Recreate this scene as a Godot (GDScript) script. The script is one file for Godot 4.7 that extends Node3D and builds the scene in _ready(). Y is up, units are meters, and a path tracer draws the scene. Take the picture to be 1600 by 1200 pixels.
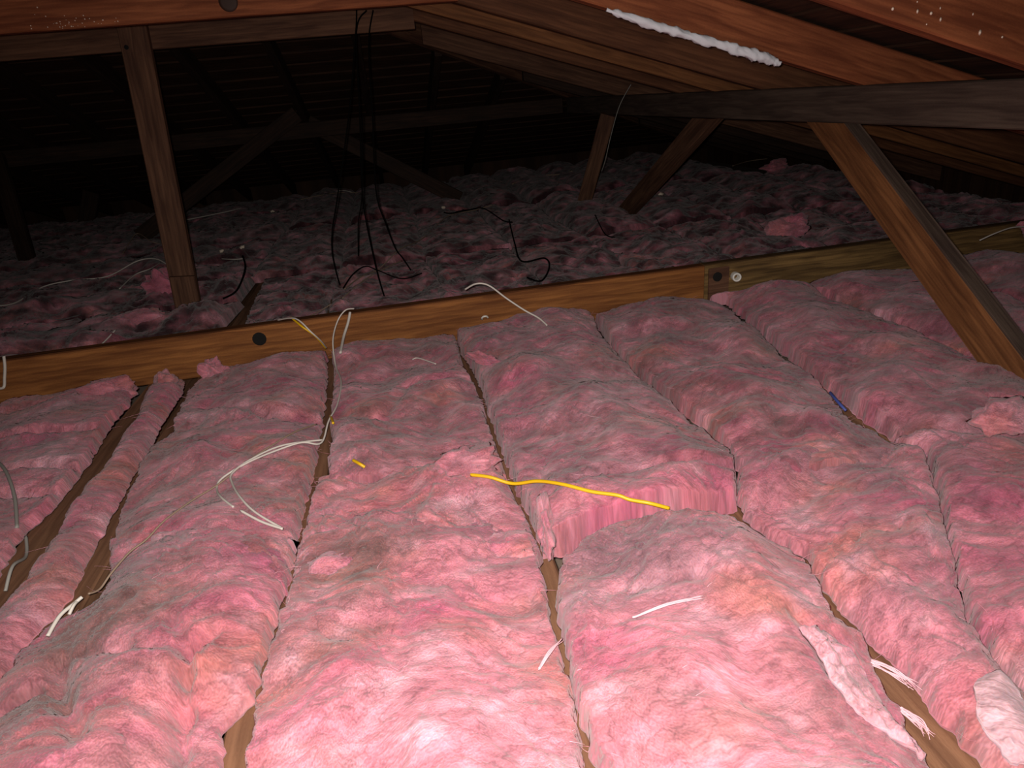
extends Node3D

# An attic floor of pink insulation batts under a low hip roof, lit by the flash of the phone that took the picture.
# World: x runs along the strongback beam, -z along the ceiling joists, y up, metres. The ceiling's upper side is y = 0.

const CAM_Y := 0.866
const JOIST_TOP := 0.14
const SLOPE := 0.32                      # roof pitch

var used := {}
var M := {}
var top_map := {}                        # highest insulation in each 1.5 cm cell, for what lies on it
var n_lump := FastNoiseLite.new()
var n_fold := FastNoiseLite.new()
var n_crease := FastNoiseLite.new()
var n_wrink := FastNoiseLite.new()
var n_fine := FastNoiseLite.new()
var n_warp := FastNoiseLite.new()
var n_tint := FastNoiseLite.new()
var n_dust := FastNoiseLite.new()

func _ready():
	set_up_view()
	set_up_noise()
	make_materials()
	build_shell()
	build_timber()
	build_insulation()
	build_cables()
	build_small_things()

# ------------------------------------------------------------------ camera, light, exposure
func set_up_view():
	var cam := Camera3D.new()
	cam.name = "camera"
	cam.fov = 59.49
	cam.near = 0.02
	cam.far = 60.0
	var right := Vector3(0.97888, -0.085114, 0.185874)
	var up := Vector3(0.150902, 0.914221, -0.376071)
	var back := Vector3(-0.137921, 0.396177, 0.907756)
	cam.transform = Transform3D(Basis(right, up, back).orthonormalized(), Vector3(0, CAM_Y, 0))
	add_child(cam)
	cam.current = true
	var we := WorldEnvironment.new()
	we.name = "world_environment"
	var e := Environment.new()
	e.background_mode = Environment.BG_COLOR
	e.background_color = Color.BLACK
	e.tonemap_mode = Environment.TONE_MAPPER_LINEAR
	e.tonemap_exposure = 1.0
	e.sdfgi_enabled = true
	e.ssao_enabled = true
	e.ssil_enabled = true
	we.environment = e
	add_child(we)
	# the flash of the phone, a little above and to the left of its lens
	var flash := SpotLight3D.new()
	flash.name = "phone_flash"
	flash.light_color = Color(1.0, 0.965, 0.93)
	flash.light_energy = 2.5
	flash.spot_range = 30.0
	flash.spot_attenuation = 2.0
	flash.spot_angle = 72.0
	flash.spot_angle_attenuation = 1.0
	flash.light_size = 0.008
	flash.shadow_enabled = true
	add_child(flash)
	flash.position = Vector3(0, CAM_Y, 0) + right * -0.018 + up * 0.014
	flash.look_at_from_position(flash.position, flash.position + Vector3(0.12, -0.80, -1.0), Vector3.UP)

# ------------------------------------------------------------------ naming
func numbered(called: String) -> String:
	if not used.has(called):
		used[called] = 0
		return called
	used[called] += 1
	return "%s_%03d" % [called, used[called]]

func tag(o: Node, label: String, category: String, group := "", kind := ""):
	if label: o.set_meta("label", label)
	if category: o.set_meta("category", category)
	if group: o.set_meta("group", group)
	if kind: o.set_meta("kind", kind)
	return o

func thing(called: String, label: String, category: String, at := Vector3.ZERO, group := "") -> Node3D:
	var o := Node3D.new()
	o.name = numbered(called)
	add_child(o, true)
	o.position = at
	tag(o, label, category, group)
	return o

func obj(called: String, mesh: Mesh, m: Material, parent: Node = null) -> MeshInstance3D:
	var o := MeshInstance3D.new()
	o.mesh = mesh
	if m: o.material_override = m
	if parent:
		o.name = called
		parent.add_child(o, true)
	else:
		o.name = numbered(called)
		add_child(o, true)
	return o

# ------------------------------------------------------------------ noise and materials
func noise(n: FastNoiseLite, s: int, f: float, oct: int, kind := FastNoiseLite.TYPE_SIMPLEX_SMOOTH):
	n.noise_type = kind
	n.seed = s
	n.frequency = f
	n.fractal_type = FastNoiseLite.FRACTAL_FBM if oct > 1 else FastNoiseLite.FRACTAL_NONE
	n.fractal_octaves = oct

func set_up_noise():
	noise(n_lump, 11, 4.2, 2)
	noise(n_fold, 23, 5.0, 2)
	noise(n_crease, 37, 5.5, 2)
	noise(n_wrink, 41, 19.0, 3)
	noise(n_fine, 59, 75.0, 2)
	noise(n_warp, 67, 3.3, 2)
	noise(n_tint, 71, 3.6, 3)
	noise(n_dust, 83, 2.2, 3)

func grey(s: int, f: float, w: int, h: int, oct: int, tw: int, th: int) -> PackedByteArray:
	var n := FastNoiseLite.new()
	noise(n, s, f, oct)
	var im := n.get_seamless_image(w, h)
	im.convert(Image.FORMAT_L8)
	im.resize(tw, th, Image.INTERPOLATE_CUBIC)
	return im.get_data()

func texture(px: PackedByteArray, w: int, h: int, fmt := Image.FORMAT_L8) -> ImageTexture:
	var im := Image.create_from_data(w, h, false, fmt, px)
	im.convert(Image.FORMAT_RGB8)
	return ImageTexture.create_from_image(im)

func normal_of(px: PackedByteArray, w: int, h: int, strength: float) -> ImageTexture:
	var im := Image.create_from_data(w, h, false, Image.FORMAT_L8, px)
	im.convert(Image.FORMAT_RGBA8)
	im.bump_map_to_normal_map(strength)
	im.convert(Image.FORMAT_RGB8)
	return ImageTexture.create_from_image(im)

func make_materials():
	var S := 1024
	# glass wool: matted fibres that run mostly across the batt
	var a := grey(3, 0.024, 512, 1024, 4, S, S)
	var b := grey(5, 0.060, 512, 1024, 3, S, S)
	var c := grey(7, 0.016, 768, 1024, 4, S, S)
	var d := grey(9, 0.22, 1024, 1024, 2, S, S)
	var alb := PackedByteArray()
	var hgt := PackedByteArray()
	alb.resize(S * S)
	hgt.resize(S * S)
	for i in S * S:
		var st := (a[i] - 127) * 0.8 + (b[i] - 127) * 0.55
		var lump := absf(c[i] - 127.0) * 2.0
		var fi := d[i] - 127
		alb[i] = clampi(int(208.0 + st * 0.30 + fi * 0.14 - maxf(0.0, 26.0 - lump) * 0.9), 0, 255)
		hgt[i] = clampi(int(128.0 + st * 0.5 + fi * 0.24 + minf(lump, 50.0) * 0.9 - 26.0), 0, 255)
	var wool := StandardMaterial3D.new()
	wool.resource_name = "pink_glass_wool"
	wool.vertex_color_use_as_albedo = true
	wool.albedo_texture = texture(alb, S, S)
	wool.normal_enabled = true
	wool.normal_texture = normal_of(hgt, S, S, 6.0)
	wool.normal_scale = 0.75
	wool.roughness = 0.92
	wool.metallic_specular = 0.25
	wool.rim_enabled = true
	wool.rim = 0.5
	wool.rim_tint = 0.5
	wool.subsurf_scatter_enabled = true
	wool.subsurf_scatter_strength = 0.4
	M.wool = wool
	var fluff := StandardMaterial3D.new()
	fluff.resource_name = "loose_pink_fibre"
	fluff.vertex_color_use_as_albedo = true
	fluff.roughness = 0.9
	M.fluff = fluff
	# timber: grain along u
	var W := 1024
	var H := 512
	var g1 := grey(13, 0.030, 64, 512, 4, W, H)
	var g2 := grey(17, 0.09, 96, 512, 3, W, H)
	var g3 := grey(19, 0.011, 256, 512, 3, W, H)
	var g4 := grey(29, 0.30, 512, 512, 2, W, H)
	var wood_h := PackedByteArray()
	wood_h.resize(W * H)
	var grain := PackedFloat32Array()
	grain.resize(W * H)
	for i in W * H:
		var v := (i / W) as float
		var ring := sin(v * 0.22 + (g3[i] - 127) * 0.045 + (g1[i] - 127) * 0.02)
		var t := 0.5 + ring * 0.13 + (g1[i] - 127) / 300.0 + (g2[i] - 127) / 520.0
		grain[i] = t
		wood_h[i] = clampi(int(128 + ring * 26 + (g2[i] - 127) * 0.3 + (g4[i] - 127) * 0.12), 0, 255)
	var nm := normal_of(wood_h, W, H, 3.0)
	M.fir = wood("reddish_fir", grain, g3, g4, W, H, Color8(104, 54, 32), Color8(156, 92, 58), nm)
	M.brace = wood("brown_brace_timber", grain, g3, g4, W, H, Color8(92, 56, 32), Color8(140, 92, 56), nm)
	M.umber = wood("umber_rafter", grain, g3, g4, W, H, Color8(72, 42, 26), Color8(112, 72, 48), nm)
	M.old = wood("brown_weathered_timber", grain, g3, g4, W, H, Color8(74, 48, 36), Color8(116, 82, 62), nm)
	M.pine = wood("yellow_pine", grain, g3, g4, W, H, Color8(100, 58, 28), Color8(152, 98, 52), nm)
	M.stained = wood("water_stained_pine", grain, g3, g4, W, H, Color8(78, 58, 34), Color8(138, 108, 66), nm)
	M.dark = wood("falloff_dark_timber", grain, g3, g4, W, H, Color8(38, 26, 20), Color8(64, 45, 35), nm)  # far timber: flash falloff painted into a darker wood colour
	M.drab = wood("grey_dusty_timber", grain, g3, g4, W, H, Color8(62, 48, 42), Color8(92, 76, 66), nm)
	M.deck = wood("falloff_dark_roof_board", grain, g3, g4, W, H, Color8(44, 28, 20), Color8(76, 50, 36), nm)  # roof boards darkened too, so the flash seems to fade on them
	M.joist = wood("dusty_joist", grain, g3, g4, W, H, Color8(98, 68, 50), Color8(132, 96, 72), nm)
	M.plaster = plain("ceiling_board", Color8(128, 112, 100), 0.9)
	M.knot = plain("dark_knot", Color8(52, 30, 20), 0.7)
	M.hole = plain("bored_hole", Color8(14, 10, 8), 0.95)
	M.white_cable = plain("dusty_white_sheath", Color8(206, 198, 190), 0.5)
	M.grey_cable = plain("grey_sheath", Color8(150, 146, 140), 0.55)
	M.tan_cable = plain("old_brown_sheath", Color8(150, 128, 110), 0.6)
	M.yellow_cable = plain("yellow_sheath", Color8(226, 178, 22), 0.45)
	M.blue_cable = plain("blue_sheath", Color8(66, 80, 150), 0.5)
	M.black_cable = plain("black_sheath", Color8(9, 8, 8), 0.9)
	M.black_cable.metallic_specular = 0.15
	M.strand = plain("white_glass_fibre", Color8(228, 180, 190), 0.9)
	M.pvc = plain("white_pvc", Color8(225, 222, 216), 0.4)
	M.foam = plain("white_foam", Color8(222, 224, 232), 0.85)
	M.fleck = plain("white_fleck", Color8(226, 208, 190), 0.7)
	M.copper = plain("copper_strand", Color8(190, 112, 66), 0.35)
	M.copper.metallic = 0.9
	M.steel = plain("galvanised_steel", Color8(150, 150, 150), 0.4)
	M.steel.metallic = 0.85

func plain(called: String, c: Color, rough: float) -> StandardMaterial3D:
	var m := StandardMaterial3D.new()
	m.resource_name = called
	m.albedo_color = c
	m.roughness = rough
	return m

func wood(called: String, grain: PackedFloat32Array, blot: PackedByteArray, fine: PackedByteArray, w: int, h: int, dark: Color, light: Color, nm: Texture2D) -> StandardMaterial3D:
	var px := PackedByteArray()
	px.resize(w * h * 3)
	for i in w * h:
		var t := clampf(grain[i] + (blot[i] - 127) / 420.0 + (fine[i] - 127) / 900.0, 0.0, 1.0)
		px[i * 3] = int(lerpf(dark.r8, light.r8, t))
		px[i * 3 + 1] = int(lerpf(dark.g8, light.g8, t))
		px[i * 3 + 2] = int(lerpf(dark.b8, light.b8, t))
	var m := StandardMaterial3D.new()
	m.resource_name = called
	m.albedo_texture = ImageTexture.create_from_image(Image.create_from_data(w, h, false, Image.FORMAT_RGB8, px))
	m.normal_enabled = true
	m.normal_texture = nm
	m.normal_scale = 0.5
	m.roughness = 0.78
	m.metallic_specular = 0.35
	m.vertex_color_use_as_albedo = true
	return m

# ------------------------------------------------------------------ shapes
# A sawn board from p to q: w across, h along «up_hint», its four long edges eased; grain runs along it.
# «tops» tints the upper face (settled dust; on the strongback beam, painted-in grazing shade).
func board_mesh(p: Vector3, q: Vector3, w: float, h: float, up_hint := Vector3.UP, shift := 0.0, tops := Color.WHITE, cut_p := Vector3.ZERO, cut_q := Vector3.ZERO) -> ArrayMesh:
	var axis := (q - p).normalized()
	var side := axis.cross(up_hint).normalized()
	var up := side.cross(axis).normalized()
	var c := 0.0035
	var prof := [Vector2(-w / 2 + c, -h / 2), Vector2(w / 2 - c, -h / 2), Vector2(w / 2, -h / 2 + c), Vector2(w / 2, h / 2 - c), Vector2(w / 2 - c, h / 2), Vector2(-w / 2 + c, h / 2), Vector2(-w / 2, h / 2 - c), Vector2(-w / 2, -h / 2 + c)]
	var st := SurfaceTool.new()
	st.begin(Mesh.PRIMITIVE_TRIANGLES)
	var n := 8
	var length := (q - p).length()
	var segs := maxi(1, int(length / 0.5))
	var around := 0.0
	var place := func(k: int, t: float) -> Vector3:
		var off: Vector3 = side * prof[k].x + up * prof[k].y
		var at := p.lerp(q, t)
		if t == 0.0 and cut_p != Vector3.ZERO: at -= axis * (cut_p.dot(off) / cut_p.dot(axis))   # mitred ends
		if t == 1.0 and cut_q != Vector3.ZERO: at -= axis * (cut_q.dot(off) / cut_q.dot(axis))
		return at + off
	for k in n:
		var a: Vector2 = prof[k]
		var b: Vector2 = prof[(k + 1) % n]
		var wid := (b - a).length()
		var nrm: Vector3 = (side * (b.y - a.y) + up * (a.x - b.x)).normalized()
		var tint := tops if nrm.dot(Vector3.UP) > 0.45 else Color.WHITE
		for s in segs:
			var t0 := s / float(segs)
			var t1 := (s + 1) / float(segs)
			var quad := [place.call(k, t0), place.call((k + 1) % n, t0), place.call((k + 1) % n, t1), place.call(k, t1)]
			var uvs := [Vector2(t0 * length + shift, around + shift * 0.37), Vector2(t0 * length + shift, around + wid + shift * 0.37), Vector2(t1 * length + shift, around + wid + shift * 0.37), Vector2(t1 * length + shift, around + shift * 0.37)]
			for i in [0, 1, 2, 0, 2, 3]:
				st.set_normal(nrm)
				st.set_color(tint)
				st.set_uv(Vector2(uvs[i].x * 0.9, uvs[i].y * 2.6))
				st.add_vertex(quad[i])
		around += wid
	for e in 2:
		var nrm2: Vector3 = -axis if e == 0 else axis
		for k in range(1, n - 1):
			for i in ([0, k + 1, k] if e == 0 else [0, k, k + 1]):
				st.set_normal(nrm2)
				st.set_color(Color.WHITE)
				st.set_uv(Vector2(prof[i].x * 0.5 + shift, prof[i].y * 2.6))
				st.add_vertex(place.call(i, float(e)))
	st.generate_tangents()
	return st.commit()

func board(called: String, label: String, category: String, p: Vector3, q: Vector3, w: float, h: float, m: Material, group := "", up_hint := Vector3.UP, tops := Color.WHITE, cut_p := Vector3.ZERO, cut_q := Vector3.ZERO) -> Node3D:
	var o := thing(called, label, category, p, group)
	obj("timber", board_mesh(Vector3.ZERO, q - p, w, h, up_hint, fmod(absf(p.x * 3.7 + p.z * 2.3 + q.y), 1.0), tops, cut_p, cut_q), m, o)
	return o

func tube_mesh(pts: Array, radii, sides := 8, flat := 1.0, lumps := 0.0) -> ArrayMesh:
	var curve := []
	var n := pts.size()
	var per := 7
	for i in n - 1:
		var p0: Vector3 = pts[maxi(i - 1, 0)]
		var p1: Vector3 = pts[i]
		var p2: Vector3 = pts[i + 1]
		var p3: Vector3 = pts[mini(i + 2, n - 1)]
		for k in per:
			curve.append(p1.cubic_interpolate(p2, p0, p3, k / float(per)))
	curve.append(pts[n - 1])
	var rings := curve.size()
	var st := SurfaceTool.new()
	st.begin(Mesh.PRIMITIVE_TRIANGLES)
	st.set_smooth_group(0)
	var side := Vector3.ZERO
	for i in rings:
		var t: Vector3 = (curve[mini(i + 1, rings - 1)] - curve[maxi(i - 1, 0)]).normalized()
		if i == 0: side = t.cross(Vector3.UP if absf(t.y) < 0.9 else Vector3.RIGHT).normalized()
		side = (side - t * side.dot(t)).normalized()
		var up := side.cross(t)
		var r: float = radii if radii is float else radii[mini(int(i / float(per) + 0.5), radii.size() - 1)]
		for k in sides:
			var a := TAU * k / sides
			var sw := 1.0 + lumps * (n_fine.get_noise_3dv(curve[i] * 0.5 + (side * cos(a) + up * sin(a)) * 0.01) + n_wrink.get_noise_3dv(curve[i] * 1.6))
			st.add_vertex(curve[i] + side * cos(a) * r * flat * sw + up * sin(a) * r * sw)
	for i in rings - 1:
		for k in sides:
			var a := i * sides + k
			var b := i * sides + (k + 1) % sides
			for x in [a, b, a + sides, b, b + sides, a + sides]: st.add_index(x)
	for k in range(1, sides - 1):
		var z := (rings - 1) * sides
		for x in [0, k + 1, k, z, z + k, z + k + 1]: st.add_index(x)
	st.generate_normals()
	return st.commit()

func lathe(prof: Array, sides: int, at: Vector3, axis: Vector3) -> ArrayMesh:   # prof: Vector2(radius, along)
	var st := SurfaceTool.new()
	st.begin(Mesh.PRIMITIVE_TRIANGLES)
	var u := axis.cross(Vector3.UP if absf(axis.y) < 0.9 else Vector3.RIGHT).normalized()
	var v := axis.cross(u)
	for i in prof.size():
		for k in sides:
			var a := TAU * k / sides
			st.add_vertex(at + axis * prof[i].y + (u * cos(a) + v * sin(a)) * prof[i].x)
	for i in prof.size() - 1:
		for k in sides:
			var a := i * sides + k
			var b := i * sides + (k + 1) % sides
			for x in [a, b, a + sides, b, b + sides, a + sides]: st.add_index(x)
	st.generate_normals()
	return st.commit()

func blob_mesh(at: Vector3, size: Vector3, s: int, rough: float, rings := 14) -> SurfaceTool:
	var st := SurfaceTool.new()
	st.begin(Mesh.PRIMITIVE_TRIANGLES)
	var cols := rings * 2
	for i in rings + 1:
		for k in cols:
			var th := PI * i / rings
			var ph := TAU * k / cols
			var d := Vector3(sin(th) * cos(ph), cos(th), sin(th) * sin(ph))
			var q := d * 0.03 + Vector3(s * 0.17, s * 0.31, 0)
			var r := 1.0 + rough * (n_lump.get_noise_3dv(q * 5.0) + 0.8 * n_wrink.get_noise_3dv(q * 2.4))
			st.set_color(wool_colour(at.x + d.x * size.x, at.z + d.z * size.z, 0.15, s))
			st.set_uv(Vector2(k / float(cols) * 0.4, i / float(rings) * 0.2))
			st.add_vertex(at + d * size * r)
	for i in rings:
		for k in cols:
			var a := i * cols + k
			var b := i * cols + (k + 1) % cols
			for x in [a, a + cols, b, b, a + cols, b + cols]: st.add_index(x)
	st.generate_normals()
	return st

# ------------------------------------------------------------------ shell
func roof_right(x: float) -> float: return 0.805 - SLOPE * (x - 1.3)          # underside of the rafters
func roof_far(z: float) -> float: return 0.805 - SLOPE * (-z - 4.9)

func slab(st: SurfaceTool, top: Array, thick: float):
	var low := []
	for p in top: low.append(p - Vector3(0, thick, 0))
	var n := top.size()
	var tri := func(a: Vector3, b: Vector3, c: Vector3):
		var nr := (c - a).cross(b - a).normalized()
		for p in [a, b, c]:
			st.set_normal(nr)
			st.set_color(Color.WHITE)
			st.set_uv(Vector2(p.x, p.z))
			st.add_vertex(p)
	for i in range(1, n - 1):
		tri.call(top[0], top[i], top[i + 1])
		tri.call(low[0], low[i + 1], low[i])
	for i in n:
		var j := (i + 1) % n
		tri.call(top[i], low[i], low[j])
		tri.call(top[i], low[j], top[j])

func build_shell():
	# the ceiling below, carrying the joists
	var st := SurfaceTool.new()
	st.begin(Mesh.PRIMITIVE_TRIANGLES)
	slab(st, [Vector3(-7.4, 0, 2.2), Vector3(-7.4, 0, -8.0), Vector3(4.2, 0, -8.0), Vector3(4.2, 0, 2.2)], 0.05)
	tag(obj("floor", st.commit(), M.plaster), "flat plasterboard ceiling below, hidden under joists and pink insulation", "", "", "structure")
	# roof: deck over the rafters, boards under it
	var roof := Node3D.new()
	roof.name = "ceiling"
	add_child(roof)
	tag(roof, "low hip roof of dark boards laid over the rafters", "", "", "structure")
	var up := 0.165
	var ridge_x := -1.6
	var ridge_y := roof_right(ridge_x) + up
	var r0 := Vector3(ridge_x, ridge_y, 2.2)
	var r1 := Vector3(ridge_x, ridge_y, -2.0)
	var ex := 4.0
	var ey := roof_right(ex) + up
	var er0 := Vector3(ex, ey, 2.2)
	var er1 := Vector3(ex, ey, -ex - 3.6)
	var el1 := Vector3(-3.2 - ex, ey, -ex - 3.6)
	var el0 := Vector3(-3.2 - ex, ey, 2.2)
	var d := SurfaceTool.new()
	d.begin(Mesh.PRIMITIVE_TRIANGLES)
	slab(d, [r0, r1, er1, er0], 0.02)
	slab(d, [r1, el1, er1], 0.02)
	slab(d, [r1, r0, el0, el1], 0.02)
	obj("roof_deck", d.commit(), M.deck, roof)
	var tilt := Vector3(SLOPE, 1, 0).normalized()
	var k := 0
	var x := -1.5
	while x < 3.6:
		var y := roof_right(x) + 0.124
		obj("roof_board", board_mesh(Vector3(x, y, 1.6), Vector3(x, y, -x - 3.55), 0.142, 0.018, tilt, k * 0.37), M.deck, roof)
		x += 0.148
		k += 1
	var z := -2.15
	var tilt_far := Vector3(0, 1, -SLOPE).normalized()
	while z > -7.0:
		var y := roof_far(z) + 0.124
		var hx := -z - 3.65
		obj("roof_board", board_mesh(Vector3(-3.2 - hx, y, z), Vector3(hx, y, z), 0.142 if k % 3 else 0.125, 0.018, tilt_far, k * 0.41), M.deck, roof)
		z -= 0.148
		k += 1
	# the end wall behind the camera
	var wst := SurfaceTool.new()
	wst.begin(Mesh.PRIMITIVE_TRIANGLES)
	slab(wst, [Vector3(-7.3, 2.0, 2.1), Vector3(-7.3, 2.0, 2.0), Vector3(4.1, 2.0, 2.0), Vector3(4.1, 2.0, 2.1)], 2.0)
	tag(obj("wall_near", wst.commit(), M.deck), "dark timber gable wall closing the attic at the camera's back", "", "", "structure")
	for s in 2:
		var w2 := SurfaceTool.new()
		w2.begin(Mesh.PRIMITIVE_TRIANGLES)
		var wx: float = 3.5 if s == 0 else -6.75
		slab(w2, [Vector3(wx, 0.3, 2.1), Vector3(wx, 0.3, -7.2), Vector3(wx + 0.05, 0.3, -7.2), Vector3(wx + 0.05, 0.3, 2.1)], 0.3)
		tag(obj("wall_right" if s == 0 else "wall_left", w2.commit(), M.deck), "low dark eave wall where the roof meets the " + ("right" if s == 0 else "left") + " edge of the floor", "", "", "structure")
	var w3 := SurfaceTool.new()
	w3.begin(Mesh.PRIMITIVE_TRIANGLES)
	slab(w3, [Vector3(-6.75, 0.3, -7.1), Vector3(-6.75, 0.3, -7.15), Vector3(3.5, 0.3, -7.15), Vector3(3.5, 0.3, -7.1)], 0.3)
	tag(obj("wall_far", w3.commit(), M.deck), "low dark eave wall across the far end of the attic", "", "", "structure")

# ------------------------------------------------------------------ timber
func rafter(label: String, z: float, m: Material, group := "", left := -9.0):
	var xl := maxf(-1.58, -z - 3.53 if z < -2.0 else -1.58) if left < -8.0 else left
	var xr := 3.42
	var p := Vector3(xl, roof_right(xl) + 0.0525, z)
	var q := Vector3(xr, roof_right(xr) + 0.0525, z)
	return board("rafter", label, "rafter", p, q, 0.04, 0.1, m, group, Vector3.UP, Color.WHITE, Vector3.RIGHT, Vector3.RIGHT)

func build_timber():
	# ceiling joists: their tops show brown in the slits between batts
	var jx := [-1.21, -0.778, -0.637, -0.268, 0.152, 0.535, 0.965, 1.365, 1.775, 2.18, 2.61]
	var jl := ["brown joist top below the batts at the far left edge of the floor", "brown joist top in the longest open slit, beside the narrow pink strip at left",
		"brown joist top right of the narrow pink strip, before the wide batt", "brown joist top in the slit under the pale wire bundle, left of the middle batts",
		"brown joist top in the slit that the long yellow cable crosses", "broad brown joist top at bottom right beside the torn white flap",
		"brown joist top in the thin slit beside the blue wire", "joist hidden below the batts under the big leaning brace", "joist below the batts just right of the leaning brace",
		"joist below the batts behind the leaning brace, second to its right", "joist below the batts nearest the right eave"]
	for i in jx.size():
		board("ceiling_joist", jl[i], "joist", Vector3(jx[i], 0.07, 0.4), Vector3(jx[i], 0.07, -6.6), [0.045, 0.07, 0.06, 0.09, 0.06, 0.085, 0.05, 0.045, 0.045, 0.045, 0.045][i], 0.14, M.joist, "ceiling joists")
	# strongback beam over the joists, two lengths butted
	var b1 := thing("strongback_beam", "long yellowish beam lying across the joists, left length up to the dark knot", "beam", Vector3(-2.6, 0.14, -2.1))
	obj("timber", board_mesh(Vector3(0, 0.07, 0), Vector3(3.605, 0.07, 0), 0.04, 0.14, Vector3.UP, 0.2, Color(0.55, 0.5, 0.5)), M.pine, b1)  # upper face tinted dark to paint in the grazing flash
	obj("knot_hole", lathe([Vector2(0.0, 0.0218), Vector2(0.010, 0.0218), Vector2(0.017, 0.0224), Vector2(0.021, 0.0218), Vector2(0.021, 0.015)], 16, Vector3(2.144, 0.098, 0), Vector3.BACK), M.hole, b1)
	var b2 := thing("strongback_beam", "water-stained right length of the long cross beam, from the white pipe past the brace", "beam", Vector3(1.008, 0.14, -2.104))
	obj("timber", board_mesh(Vector3(0, 0.07, 0), Vector3(2.5, 0.07, 0), 0.04, 0.14, Vector3.UP, 0.7, Color(0.55, 0.5, 0.5)), M.stained, b2)  # same painted grazing shade on its upper face
	obj("notch_block", board_mesh(Vector3(0.012, 0.068, 0.026), Vector3(0.085, 0.068, 0.026), 0.006, 0.12, Vector3.UP, 0.1), M.old, b2)
	obj("knot_hole", lathe([Vector2(0.0, 0.034), Vector2(0.008, 0.034), Vector2(0.013, 0.0345), Vector2(0.016, 0.033), Vector2(0.016, 0.028)], 14, Vector3(0.042, 0.097, 0), Vector3.BACK), M.hole, b2)
	# right slope: rafters
	var near_rafter: Node3D = rafter("nearest reddish rafter, at the very top right corner, flecked with pale specks", -1.22, M.fir)
	var spots := SurfaceTool.new()
	spots.begin(Mesh.PRIMITIVE_TRIANGLES)
	var nf := 0
	for fp in [Vector3(0.967, 0.952, -1.199), Vector3(0.970, 0.937, -1.199), Vector3(0.998, 0.932, -1.199), Vector3(1.015, 0.939, -1.199), Vector3(1.154, 0.883, -1.199), Vector3(1.105, 0.894, -1.199), Vector3(0.992, 0.915, -1.199), Vector3(1.019, 0.921, -1.199), Vector3(0.920, 0.944, -1.199), Vector3(1.084, 0.925, -1.199)]:
		var drop := SphereMesh.new()
		drop.radius = 0.0016 + 0.0008 * (nf % 3)
		drop.height = drop.radius * 2.0
		drop.radial_segments = 8
		drop.rings = 4
		spots.append_from(drop, 0, Transform3D(Basis().scaled(Vector3(0.8, 1.6 if nf % 2 else 0.9, 0.6)), fp - near_rafter.position))
		nf += 1
	tag(obj("paint_flecks", spots.commit(), M.fleck, near_rafter), "pale specks", "", "", "stuff")
	rafter("wide reddish rafter with the strip of white foam along its lower edge", -1.79, M.fir)
	rafter("brown rafter just behind the one with the white foam strip", -2.32, M.umber)
	rafter("brown rafter third from the right, behind the nearer two", -2.67, M.brace)
	rafter("brown rafter to which the darker high cross tie is fixed", -3.02, M.umber)
	rafter("short dim rafter whose square end shows under the high cross ties", -3.85, M.old, "", 0.29)
	rafter("rafter over the camera, out of the flash at upper right", -0.62, M.umber)
	for i in 4:
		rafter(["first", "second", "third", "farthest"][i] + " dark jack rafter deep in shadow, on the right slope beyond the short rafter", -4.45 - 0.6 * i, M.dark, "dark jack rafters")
	# far slope: dark rafters running away
	for i in 11:
		var x := -3.4 + 0.42 * i
		var zh := minf(-2.05, -(x + 3.6)) if x > -1.6 else minf(-2.05, -(-3.2 - x + 3.6))
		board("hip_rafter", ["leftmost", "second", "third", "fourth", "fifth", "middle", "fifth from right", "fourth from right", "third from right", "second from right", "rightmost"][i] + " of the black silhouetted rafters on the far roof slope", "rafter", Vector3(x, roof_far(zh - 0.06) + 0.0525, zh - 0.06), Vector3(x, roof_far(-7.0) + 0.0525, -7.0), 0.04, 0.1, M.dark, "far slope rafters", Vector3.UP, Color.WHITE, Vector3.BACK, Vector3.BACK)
	for sx in [1.0, -1.0]:
		var h0 := Vector3(-1.6 + sx * 4.9, roof_right(3.3) + 0.05, -6.9)
		obj("hip_beam", board_mesh(h0, h0 + Vector3(-sx * 4.9, 4.9 * SLOPE, 4.9), 0.04, 0.1), M.old, get_node("ceiling"))
	# purlins
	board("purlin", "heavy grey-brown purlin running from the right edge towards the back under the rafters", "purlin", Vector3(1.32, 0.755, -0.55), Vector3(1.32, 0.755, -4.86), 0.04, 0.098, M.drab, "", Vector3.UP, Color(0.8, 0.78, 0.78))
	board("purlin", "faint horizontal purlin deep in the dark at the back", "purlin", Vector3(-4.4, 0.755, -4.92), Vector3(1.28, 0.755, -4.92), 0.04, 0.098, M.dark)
	# collar ties
	var t1 := thing("collar_tie", "bright reddish tie beam along the top left edge, with a big knot and white specks", "beam", Vector3(-3.48, 1.179, -2.278))
	obj("timber", board_mesh(Vector3.ZERO, Vector3(3.77, 0, 0), 0.038, 0.1, Vector3.UP, 0.33), M.fir, t1)
	for kx in [[3.123, 0.026], [3.305, 0.016]]:
		obj("knot", lathe([Vector2(0, 0.0202), Vector2(kx[1] * 0.7, 0.0202), Vector2(kx[1], 0.0192), Vector2(kx[1], 0.012)], 18, Vector3(kx[0], -0.012 if kx[1] > 0.02 else -0.004, 0), Vector3.BACK), M.knot, t1)
	var flecks := SurfaceTool.new()
	flecks.begin(Mesh.PRIMITIVE_TRIANGLES)
	var rng := RandomNumberGenerator.new()
	rng.seed = 5
	for i in 42:
		var fx := 3.48 - 0.89 + rng.randf() * 0.24 if i < 26 else 3.48 - 0.78 + rng.randfn() * 0.035
		var fy := -0.048 + absf(rng.randfn()) * 0.016 if i > 8 else rng.randf_range(-0.04, 0.03)
		var sm := SphereMesh.new()
		sm.radius = rng.randf_range(0.0008, 0.0019)
		sm.height = sm.radius * 2
		sm.radial_segments = 6
		sm.rings = 3
		flecks.append_from(sm, 0, Transform3D(Basis(), Vector3(fx, fy, 0.0192)))
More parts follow.
